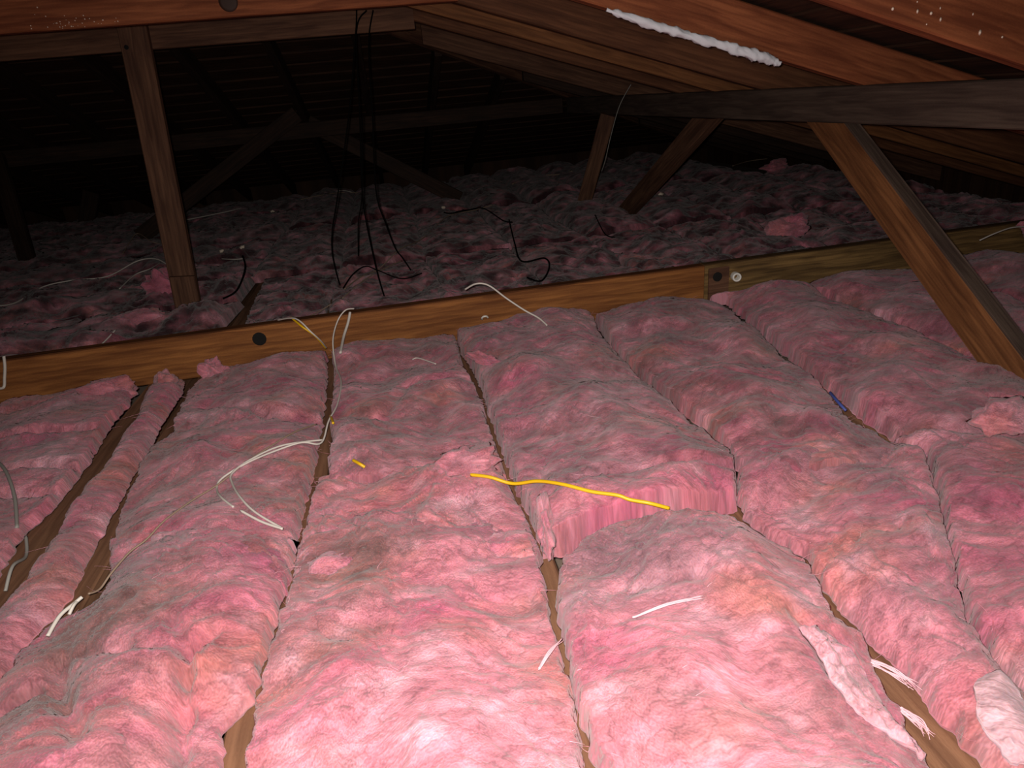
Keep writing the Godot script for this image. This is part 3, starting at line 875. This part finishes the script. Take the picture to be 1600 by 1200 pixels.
	hank(torn, "torn_lip", "light torn lip", Vector3(0.232, 0.222, -0.657), Vector3(0.334, 0.222, -0.668), 0.0022, 10, 3)
	hank(broad, "torn_strands", "pale torn strands by the slit", Vector3(0.097, 0.192, -0.634), Vector3(0.137, 0.184, -0.683), 0.003, 7, 4)
	build_back_batts()

# a torn hank of glass fibre: strands fanning from one place to another
func hank(on: Node3D, called: String, label: String, from: Vector3, to: Vector3, spread: float, count: int, s: int):
	var rng := RandomNumberGenerator.new()
	rng.seed = s
	var st := SurfaceTool.new()
	st.begin(Mesh.PRIMITIVE_TRIANGLES)
	for k in count:
		var j := func(w: float) -> Vector3: return Vector3(rng.randfn(), rng.randfn() * 0.35, rng.randfn()) * w
		var mid := (from + to) / 2.0 + Vector3(0, 0.004, 0)
		st.append_from(tube_mesh([from + j.call(spread * 0.4), mid + j.call(spread * 0.7), to + j.call(spread)], [0.0009, 0.0008, 0.0004], 5), 0, Transform3D())
	var m: Material = M.strand
	obj(called, st.commit(), m, on).set_meta("label", label)

func build_back_batts():
	# beyond the beam, right of the dark slit: batts along the joists, three lengths deep
	var xs := [-0.62, -0.28, 0.135, 0.55, 0.955, 1.345, 1.755, 2.16, 2.59, 3.0]
	var zs := [-2.135, -3.3, -4.6, -6.5]
	var col := ["beside the dark slit right of the tall post", "where the black wires hang down", "in the middle, left of the slim pale post", "around the foot of the slim pale post", "in front of the dim thick brace",
		"seen left of the big leaning brace", "crossed by the big leaning brace", "just right of the big leaning brace", "at the right eave"]
	var row := ["darkened dusty mauve batt behind the beam", "second-row dark batt", "farthest-row black batt"]
	var rng := RandomNumberGenerator.new()
	rng.seed = 9
	for j in 3:
		for i in 9:
			if i == 8 and j == 2: continue
			var x0: float = xs[i] + ((0.02 if j == 0 else -0.075) if i == 0 else -0.006)
			var x1: float = xs[i + 1] + 0.006
			var z0: float = zs[j] - rng.randf() * 0.04 * j
			var z1: float = zs[j + 1] + 0.03
			var w := func() -> float: return rng.randfn() * 0.012
			var zm := (z0 + z1) / 2
			var L := PackedFloat32Array([x0 + w.call(), z0, x0 + w.call(), zm, x0 + w.call(), z1])
			if i == 2 and j == 0: L = PackedFloat32Array([x0, z0, x0, -2.78, x0 + 0.012, -2.82, x0 + 0.03, -2.95, x0 + 0.008, -3.12, x0, z1])
			batt("%s, %s" % [row[j], col[i]], L, PackedFloat32Array([x1 + w.call(), z0, x1 + w.call(), zm, x1 + w.call(), z1]), 40 + j * 10 + i,
				{"top": [0.03, 0.06, 0.075][j] + (0.025 if i > 3 else 0.0), "edge": 0.03, "dust": 0.42 - 0.05 * (i % 3), "rough": 2.1, "stretch": 0.45, "cell": [0.009, 0.014, 0.022][j], "falloff": 0.58 + 0.14 * j, "group": "batts behind the cross beam"})
	# beyond the beam, left of the slit: batts laid crosswise
	var zc := [-2.135, -2.5, -2.92, -3.33, -3.79, -4.3, -4.92, -5.62, -6.5]
	var nth := ["first", "second", "third", "fourth", "fifth", "sixth", "seventh", "farthest"]
	for k in 8:
		var z0: float = zc[k] - 0.005
		var z1: float = zc[k + 1] + 0.03
		batt("darkened dusty crosswise batt at left, %s one behind the cross beam" % nth[k], PackedFloat32Array([-3.3, z0, -2.0, z0 + 0.01, -0.69, z0 - 0.01]), PackedFloat32Array([-3.3, z1, -2.0, z1 + 0.012, -0.68 + 0.02 * (k % 2), z1]), 80 + k,
			{"top": 0.05 + 0.012 * (k % 3), "edge": 0.03, "dust": 0.42, "rough": 2.1, "stretch": 0.3, "cell": 0.01 if k < 4 else 0.018, "falloff": 0.5 + 0.04 * k, "group": "crosswise batts behind the cross beam"})

# ------------------------------------------------------------------ cables
func lay(pts: Array, r: float, lift := 0.0) -> Array:      # puts x, z points on the insulation; a third number raises a point
	var out := []
	for p in pts:
		var y: float = top_at(p[0], p[1]) + r + lift
		if p.size() > 2: y += p[2]
		out.append(Vector3(p[0], y, p[1]))
	return out

func cable(label: String, pts: Array, r: float, m: Material, sides := 7, flat := 1.0, group := "", called := "cable") -> MeshInstance3D:
	var o := obj(called, tube_mesh(pts, r, sides, flat), m)
	tag(o, label, "cable", group)
	return o

func build_cables():
	cable("long bright yellow cable lying across the slit in the middle of the floor", lay([[0.073, -1.101], [0.106, -1.080, 0.004], [0.145, -1.059, 0.006], [0.185, -1.024, 0.005], [0.221, -0.980, 0.003], [0.263, -0.945, 0.003], [0.300, -0.921, 0.003], [0.319, -0.910, 0.002], [0.347, -0.894], [0.378, -0.887, -0.012]], 0.0034), 0.0034, M.yellow_cable, 7, 1.0, "", "cable")
	cable("pale wire running from the beam down the slit to a looped end", lay([[-0.154, -2.032, 0.100], [-0.179, -2.016, 0.100], [-0.207, -2.008, 0.070], [-0.225, -1.952, 0.030], [-0.222, -1.867], [-0.199, -1.723], [-0.202, -1.582], [-0.218, -1.486], [-0.233, -1.410], [-0.271, -1.392], [-0.323, -1.367], [-0.376, -1.322], [-0.420, -1.283], [-0.423, -1.248], [-0.400, -1.188], [-0.368, -1.141, -0.004]], 0.0022), 0.0022, M.white_cable, 7, 1.0, "", "cable")
	cable("pale wire curling down from the bundle to a bare tip", lay([[-0.230, -1.429], [-0.312, -1.388], [-0.371, -1.335], [-0.399, -1.287], [-0.391, -1.245], [-0.361, -1.171], [-0.326, -1.115], [-0.276, -1.064]], 0.0022), 0.0022, M.white_cable, 7, 1.0, "", "cable")
	cable("thin grey wire running on from the bundle down across the near batt at left", lay([[-0.254, -1.533], [-0.292, -1.461], [-0.327, -1.399], [-0.377, -1.328], [-0.422, -1.263], [-0.459, -1.212], [-0.490, -1.142], [-0.510, -1.096], [-0.530, -1.067], [-0.546, -1.022], [-0.556, -0.992], [-0.562, -0.970]], 0.0018), 0.0018, M.tan_cable, 7, 1.0, "", "cable")
	cable("short bare white wire stub at the end of the looped wire", lay([[-0.348, -1.112, 0.004], [-0.309, -1.079, 0.004], [-0.270, -1.052, 0.004]], 0.0024), 0.0024, M.white_cable, 7, 1.0, "", "cable")
	cable("pair of white wire ends lying by the slit at lower left", lay([[-0.563, -0.953, 0.006], [-0.572, -0.944, 0.006], [-0.585, -0.922, 0.004], [-0.593, -0.892]], 0.003), 0.003, M.white_cable, 7, 1.0, "", "cable")
	cable("short white wire tip beside the pair of wire ends at lower left", lay([[-0.569, -0.954, 0.002], [-0.570, -0.938, 0.002], [-0.575, -0.927]], 0.0026), 0.0026, M.white_cable, 7, 1.0, "", "cable")
	cable("white sheathed wire drooping over the beam beside the yellow wire", lay([[-0.387, -2.055, 0.100], [-0.318, -1.965, 0.115], [-0.278, -1.932, 0.090], [-0.261, -1.969, 0.050], [-0.259, -2.043]], 0.0024), 0.0024, M.white_cable, 7, 1.0, "", "cable")
	cable("yellow wire drooping over the beam at left of the middle", lay([[-0.341, -2.033, 0.100], [-0.308, -1.987, 0.085], [-0.278, -1.995, 0.050], [-0.262, -2.049, -0.004]], 0.0032), 0.0032, M.yellow_cable, 7, 1.0, "", "cable")
	cable("flat pale cable end sticking up before the beam at the head of the slit", lay([[-0.170, -2.063, 0.085], [-0.180, -2.044, 0.055], [-0.197, -1.999, 0.020], [-0.206, -1.909]], 0.0042), 0.0042, M.white_cable, 7, 1.0, "", "cable")
	cable("white cable arching over the beam in the middle of the picture", lay([[0.185, -1.986, 0.120], [0.218, -1.961, 0.130], [0.255, -1.956, 0.120], [0.304, -1.953, 0.080], [0.352, -1.928, 0.040], [0.388, -1.902, 0.010], [0.406, -1.867, -0.006]], 0.0028), 0.0028, M.white_cable, 7, 1.0, "", "cable")
	cable("tiny yellow cable end in the slit below the pale wires", lay([[-0.219, -1.538], [-0.210, -1.485], [-0.202, -1.438]], 0.003), 0.003, M.yellow_cable, 7, 1.0, "", "cable")
	cable("scrap of yellow cable surfacing between two batts left of centre", lay([[-0.150, -1.236, 0.004], [-0.137, -1.218, 0.006], [-0.128, -1.214, 0.002]], 0.0034), 0.0034, M.yellow_cable, 7, 1.0, "", "cable")
	cable("blue wire showing in the thin slit at right", lay([[0.910, -1.237, -0.002], [0.897, -1.202, 0.001], [0.894, -1.176, -0.004], [0.898, -1.162, -0.012]], 0.0034), 0.0034, M.blue_cable, 7, 1.0, "", "cable")
	cable("grey cable arching over the folded batt at the left edge", lay([[-0.992, -1.575, 0.010], [-0.936, -1.507, 0.012], [-0.893, -1.441, 0.012], [-0.854, -1.368, 0.008], [-0.815, -1.277, -0.010]], 0.0036), 0.0036, M.grey_cable, 7, 1.0, "", "cable")
	cable("dull grey wire curving up from the slit at the left edge", lay([[-0.752, -1.084, 0.004], [-0.750, -1.123, 0.008], [-0.762, -1.184, 0.006], [-0.785, -1.243, -0.004]], 0.003), 0.003, M.grey_cable, 7, 1.0, "", "cable")
	cable("pale cable dropping down the beam face at the far left edge", [Vector3(-1.157, 0.296, -2.065), Vector3(-1.164, 0.266, -2.064), Vector3(-1.177, 0.232, -2.064), Vector3(-1.189, 0.203, -2.060), Vector3(-1.199, 0.217, -2.030)], 0.0042, M.white_cable, 6, 1.0, "", "cable")
	cable("straw-like pale wire on the batt below the beam, left of the small dark tear", lay([[-0.003, -1.837, 0.004], [0.014, -1.836, 0.006], [0.060, -1.768, 0.004]], 0.0018), 0.0018, M.white_cable, 7, 1.0, "", "cable")
	cable("long thin wire over the crosswise batts at far left, running behind the tall post", lay([[-1.793, -3.282], [-1.762, -3.387], [-1.735, -3.618], [-1.633, -3.697], [-1.487, -3.758], [-1.371, -3.892], [-1.270, -3.880], [-1.175, -3.807], [-1.091, -3.889]], 0.0032), 0.0032, M.white_cable, 7, 1.0, "", "cable")
	cable("thin wire forking off left of the tall post", lay([[-1.300, -3.370], [-1.289, -3.574], [-1.239, -3.660], [-1.239, -3.830]], 0.0028), 0.0028, M.white_cable, 7, 1.0, "", "cable")
	cable("small arched wire on the batts left of the tall post", lay([[-1.559, -4.243, 0.020], [-1.559, -4.384, 0.050], [-1.544, -4.525, 0.050], [-1.429, -4.372, 0.040], [-1.389, -4.384, 0.010]], 0.0022), 0.0022, M.tan_cable, 7, 1.0, "", "cable")
	cable("thin wire end lying just behind the cross beam at left", lay([[-1.099, -2.402], [-1.077, -2.468], [-1.046, -2.566]], 0.0026), 0.0026, M.white_cable, 7, 1.0, "", "cable")
	cable("long pale cable across the dark middle distance, right of the tall post", lay([[-1.537, -5.545], [-1.369, -5.677], [-1.200, -5.860], [-1.148, -6.255], [-1.100, -6.668], [-0.901, -6.679], [-0.654, -6.493], [-0.418, -6.315], [-0.293, -6.243]], 0.0042), 0.0042, M.white_cable, 7, 1.0, "", "cable")
	cable("second pale cable below the long one in the dark middle distance", lay([[-0.710, -5.911], [-0.561, -5.988], [-0.409, -6.115], [-0.246, -6.149]], 0.0036), 0.0036, M.tan_cable, 7, 1.0, "", "cable")
	cable("long thin pale wire slanting up across the batts behind the beam, centre", lay([[-0.239, -2.840], [-0.179, -2.997], [-0.094, -3.175], [0.016, -3.365], [0.150, -3.710], [0.335, -4.164], [0.518, -4.346], [0.653, -4.413]], 0.0026), 0.0026, M.tan_cable, 7, 1.0, "", "cable")
	cable("twin of the slanting pale wire, slightly lower behind the beam", lay([[-0.244, -2.714], [-0.161, -2.913], [-0.065, -3.116], [0.016, -3.271]], 0.0024), 0.0024, M.tan_cable, 7, 1.0, "", "cable")
	cable("thin wire curving down to the beam left of the black wires", lay([[-0.387, -2.428], [-0.356, -2.506], [-0.315, -2.574], [-0.241, -2.651]], 0.002), 0.002, M.tan_cable, 7, 1.0, "", "cable")
	cable("short white wire by the dark slit right of the post", lay([[-0.892, -3.669, 0.020], [-0.824, -3.596, 0.020], [-0.767, -3.578, 0.010]], 0.0026), 0.0026, M.white_cable, 7, 1.0, "", "cable")
	cable("white wire end on the beam's right stretch beyond the brace", lay([[1.840, -1.856, 0.090], [1.898, -1.862, 0.090], [1.982, -1.880, 0.085], [2.082, -1.900, 0.080]], 0.0022), 0.0022, M.white_cable, 7, 1.0, "", "cable")
	cable("pale straight wire on the dark batts behind the dim brace", lay([[2.426, -5.722], [2.543, -5.631], [2.648, -5.485]], 0.0042), 0.0042, M.white_cable, 7, 1.0, "", "cable")
	cable("brownish wire curving on the dark batts far right of the dim brace", lay([[2.866, -5.465], [3.110, -5.649], [3.307, -5.679]], 0.004), 0.004, M.tan_cable, 7, 1.0, "", "cable")
	cable("tan cable crossing the dark batts left of the slim pale post", lay([[0.985, -5.492], [1.177, -5.646], [1.389, -5.626], [1.505, -5.549]], 0.0045), 0.0045, M.tan_cable, 7, 1.0, "", "cable")
	var hung := "black wires hanging from the high tie"
	cable("black wire hanging left of the other two, from the high tie to the batts", [Vector3(-0.009, 1.219, -2.950), Vector3(-0.027, 1.129, -2.950), Vector3(-0.106, 0.840, -2.970), Vector3(-0.212, 0.522, -3.000), Vector3(-0.257, 0.393, -3.000), Vector3(-0.273, 0.303, -2.980), Vector3(-0.269, 0.216, -2.950), Vector3(-0.255, 0.191, -2.850)], 0.0032, M.black_cable, 6, 1.0, "", "cable")
	cable("black wire hanging in the middle, crossing its neighbour near the tie", [Vector3(0.026, 1.199, -2.950), Vector3(-0.025, 1.129, -2.950), Vector3(-0.063, 0.836, -2.950), Vector3(-0.104, 0.542, -2.950), Vector3(-0.106, 0.432, -2.900), Vector3(-0.099, 0.343, -2.800), Vector3(-0.089, 0.251, -2.700), Vector3(-0.075, 0.185, -2.600)], 0.0032, M.black_cable, 6, 1.0, "", "cable")
	cable("black wire hanging right of the other two, kinked to the right at its foot", [Vector3(0.050, 1.198, -2.950), Vector3(0.014, 1.082, -2.950), Vector3(-0.013, 0.832, -2.950), Vector3(-0.047, 0.536, -2.950), Vector3(-0.028, 0.401, -2.950), Vector3(-0.004, 0.294, -2.950), Vector3(0.018, 0.255, -2.940), Vector3(0.047, 0.203, -2.900)], 0.0032, M.black_cable, 6, 1.0, "", "cable")
	cable("short black wire beside the middle hanging one", [Vector3(-0.053, 0.835, -2.950), Vector3(-0.104, 0.542, -2.950), Vector3(-0.142, 0.415, -2.950), Vector3(-0.165, 0.281, -2.950)], 0.0026, M.black_cable, 6, 1.0, "", "cable")
	cable("black wire loop on the batts left of the hanging wires' feet", lay([[-0.229, -2.669, 0.030], [-0.196, -2.880, 0.040], [-0.147, -3.038, 0.030], [-0.093, -3.006, 0.010], [0.003, -2.924, 0.010], [0.090, -2.848, 0.010]], 0.0026), 0.0026, M.black_cable, 7, 1.0, "", "cable")
	cable("black wire curl behind the beam right of centre", lay([[0.653, -3.833, 0.020], [0.559, -3.183, 0.030], [0.526, -2.855, 0.020], [0.610, -2.775, 0.020], [0.606, -2.670, 0.010], [0.539, -2.532, 0.010], [0.493, -2.581, 0.010]], 0.0036), 0.0036, M.black_cable, 7, 1.0, "", "cable")
	cable("black wire bundle in the dark left of the slim post", lay([[0.338, -4.578, 0.030], [0.339, -3.949, 0.050], [0.454, -4.120, 0.050], [0.561, -4.190, 0.040], [0.621, -3.858, 0.020], [0.634, -3.637, 0.010]], 0.0036), 0.0036, M.black_cable, 7, 1.0, "", "cable")
	cable("black wire at the slit right of the tall post", lay([[-0.753, -3.516, 0.050], [-0.679, -3.159, 0.040], [-0.687, -2.946, 0.020], [-0.741, -2.906, 0.010]], 0.004), 0.004, M.black_cable, 7, 1.0, "", "cable")
	cable("dark wire end under the dim brace", lay([[1.043, -3.441, 0.010], [1.016, -3.198, 0.010], [1.037, -3.114]], 0.0028), 0.0028, M.black_cable, 7, 1.0, "", "cable")
	cable("thin grey wire hanging beside the slim pale post", [Vector3(1.307, 0.853, -3.600), Vector3(1.261, 0.756, -3.650), Vector3(1.228, 0.615, -3.700), Vector3(1.207, 0.482, -3.750), Vector3(1.199, 0.417, -3.800)], 0.0022, M.grey_cable, 6, 1.0, "", "cable")
	pass

func build_small_things():
	# strip of foam squeezed out along the second rafter's lower edge
	var path := [Vector3(0.582, 1.030, -1.766), Vector3(0.62, 1.016, -1.766), Vector3(0.668, 0.999, -1.764), Vector3(0.72, 0.981, -1.764), Vector3(0.77, 0.966, -1.764), Vector3(0.83, 0.946, -1.764), Vector3(0.889, 0.929, -1.762), Vector3(0.93, 0.914, -1.762), Vector3(0.978, 0.900, -1.762), Vector3(1.02, 0.886, -1.764), Vector3(1.045, 0.876, -1.764)]
	tag(obj("foam_strip", tube_mesh(path, [0.005, 0.0075, 0.0095, 0.008, 0.0095, 0.0105, 0.0095, 0.0115, 0.0125, 0.0115, 0.008], 14, 1.0, 0.55), M.foam), "strip of lumpy white expanding foam along the lower edge of the wide rafter", "foam")
	# conduit stub on the beam
	var pipe := thing("conduit_stub", "short white plastic pipe end poking out beside the dark knot on the beam", "pipe", Vector3(1.118, 0.229, -2.084))
	obj("pipe", lathe([Vector2(0.0088, -0.05), Vector2(0.0088, 0.033), Vector2(0.0098, 0.035), Vector2(0.0138, 0.035), Vector2(0.0150, 0.033), Vector2(0.0150, -0.002)], 24, Vector3.ZERO, Vector3(-0.25, 0.1, 1).normalized()), M.pvc, pipe)
	obj("bore", lathe([Vector2(0.0, -0.004), Vector2(0.0089, -0.004)], 24, Vector3.ZERO, Vector3(-0.25, 0.1, 1).normalized()), M.hole, pipe)
	var clip := thing("cable_clip", "small cream plastic cable clip low on the beam, left of the middle", "clip", Vector3(0.247, 0.205, -2.079))
	obj("saddle", tube_mesh([Vector3(-0.010, 0, 0), Vector3(-0.006, 0.006, 0.006), Vector3(0, 0.008, 0.009), Vector3(0.006, 0.006, 0.006), Vector3(0.010, 0, 0)], 0.0032, 8), M.pvc, clip)
	obj("nail", lathe([Vector2(0, 0.006), Vector2(0.0025, 0.0058), Vector2(0.003, 0.004), Vector2(0.003, 0.0)], 10, Vector3(-0.010, -0.002, 0.002), Vector3.BACK), M.steel, clip)
	# loose puffs of wool
	puff("bright pink puff of loose insulation against the left side of the tall post", [-1.015, 0.225, -3.08], Vector3(0.085, 0.075, 0.05), 3)
	puff("bright pink puff of loose insulation in front of the tall post's foot", [-0.985, 0.19, -2.70], Vector3(0.085, 0.04, 0.05), 5)
	puff("small pink clump of insulation lying in the dark far behind the leaning brace", [2.66, 0.245, -4.45], Vector3(0.09, 0.035, 0.05), 7)
	puff("twisted pink tuft behind the beam, left of the leaning brace", [1.72, 0.215, -2.74], Vector3(0.085, 0.06, 0.04), 9)
	puff("mauve puff of wool against the beam at the head of the longest slit", [-0.90, 0.168, -2.0], Vector3(0.075, 0.034, 0.035), 13)
	puff("small pink puff at the beam, above the narrow strip", [-0.73, 0.172, -2.0], Vector3(0.03, 0.03, 0.03), 15)
	puff("pale pink puff at the beam, left of the dark knot", [-0.585, 0.182, -1.99], Vector3(0.035, 0.04, 0.035), 17)
	puff("small curled roll of pink wool by the dark tear at the middle slit", [0.185, 0.205, -1.72], Vector3(0.02, 0.016, 0.05), 19, 0.6)
	puff("pink puff of wool behind the brace on the beam's right end", [2.25, 0.27, -2.04], Vector3(0.06, 0.03, 0.035), 21)
	puff("ragged pale pink ruffle beside the left end of the yellow cable", [0.07, 0.212, -1.155], Vector3(0.06, 0.028, 0.04), 23)
	puff("folded triangular flap of pink wool by the slit, under the yellow cable", [0.178, 0.185, -0.935], Vector3(0.016, 0.04, 0.06), 25, -0.2)
	puff("pale puff of wool at the foot of the leaning brace", [1.06, 0.24, -0.94], Vector3(0.06, 0.03, 0.04), 27)
	var where := ["the left one by the dark slit", "the right one by the dark slit", "in the far dark beyond the slit", "by the black wire bundle", "right of the dim thick brace"]
	var wi := 0
	for cp in [[-0.940, -3.910], [-0.825, -3.891], [-0.878, -5.451], [0.351, -4.661], [1.583, -3.871]]:
		var o := obj("plaster_crumb", blob_mesh(Vector3.ZERO, Vector3(0.014, 0.009, 0.009), 30 + wi, 0.5, 8).commit(), M.fleck)
		o.position = Vector3(cp[0], top_at(cp[0], cp[1]) + 0.006, cp[1])
		tag(o, "small white crumb on dark insulation, " + where[wi], "crumb", "white crumbs on the insulation")
		wi += 1

func puff(label: String, at: Array, size: Vector3, s: int, turn := 0.0):
	var st := blob_mesh(Vector3.ZERO, size, s, 0.55, 20)
	var o := obj("insulation_tuft", st.commit(), M.wool)
	o.position = Vector3(at[0], at[1], at[2])
	o.rotation.y = turn
	tag(o, label, "insulation", "loose tufts of insulation")
	pass
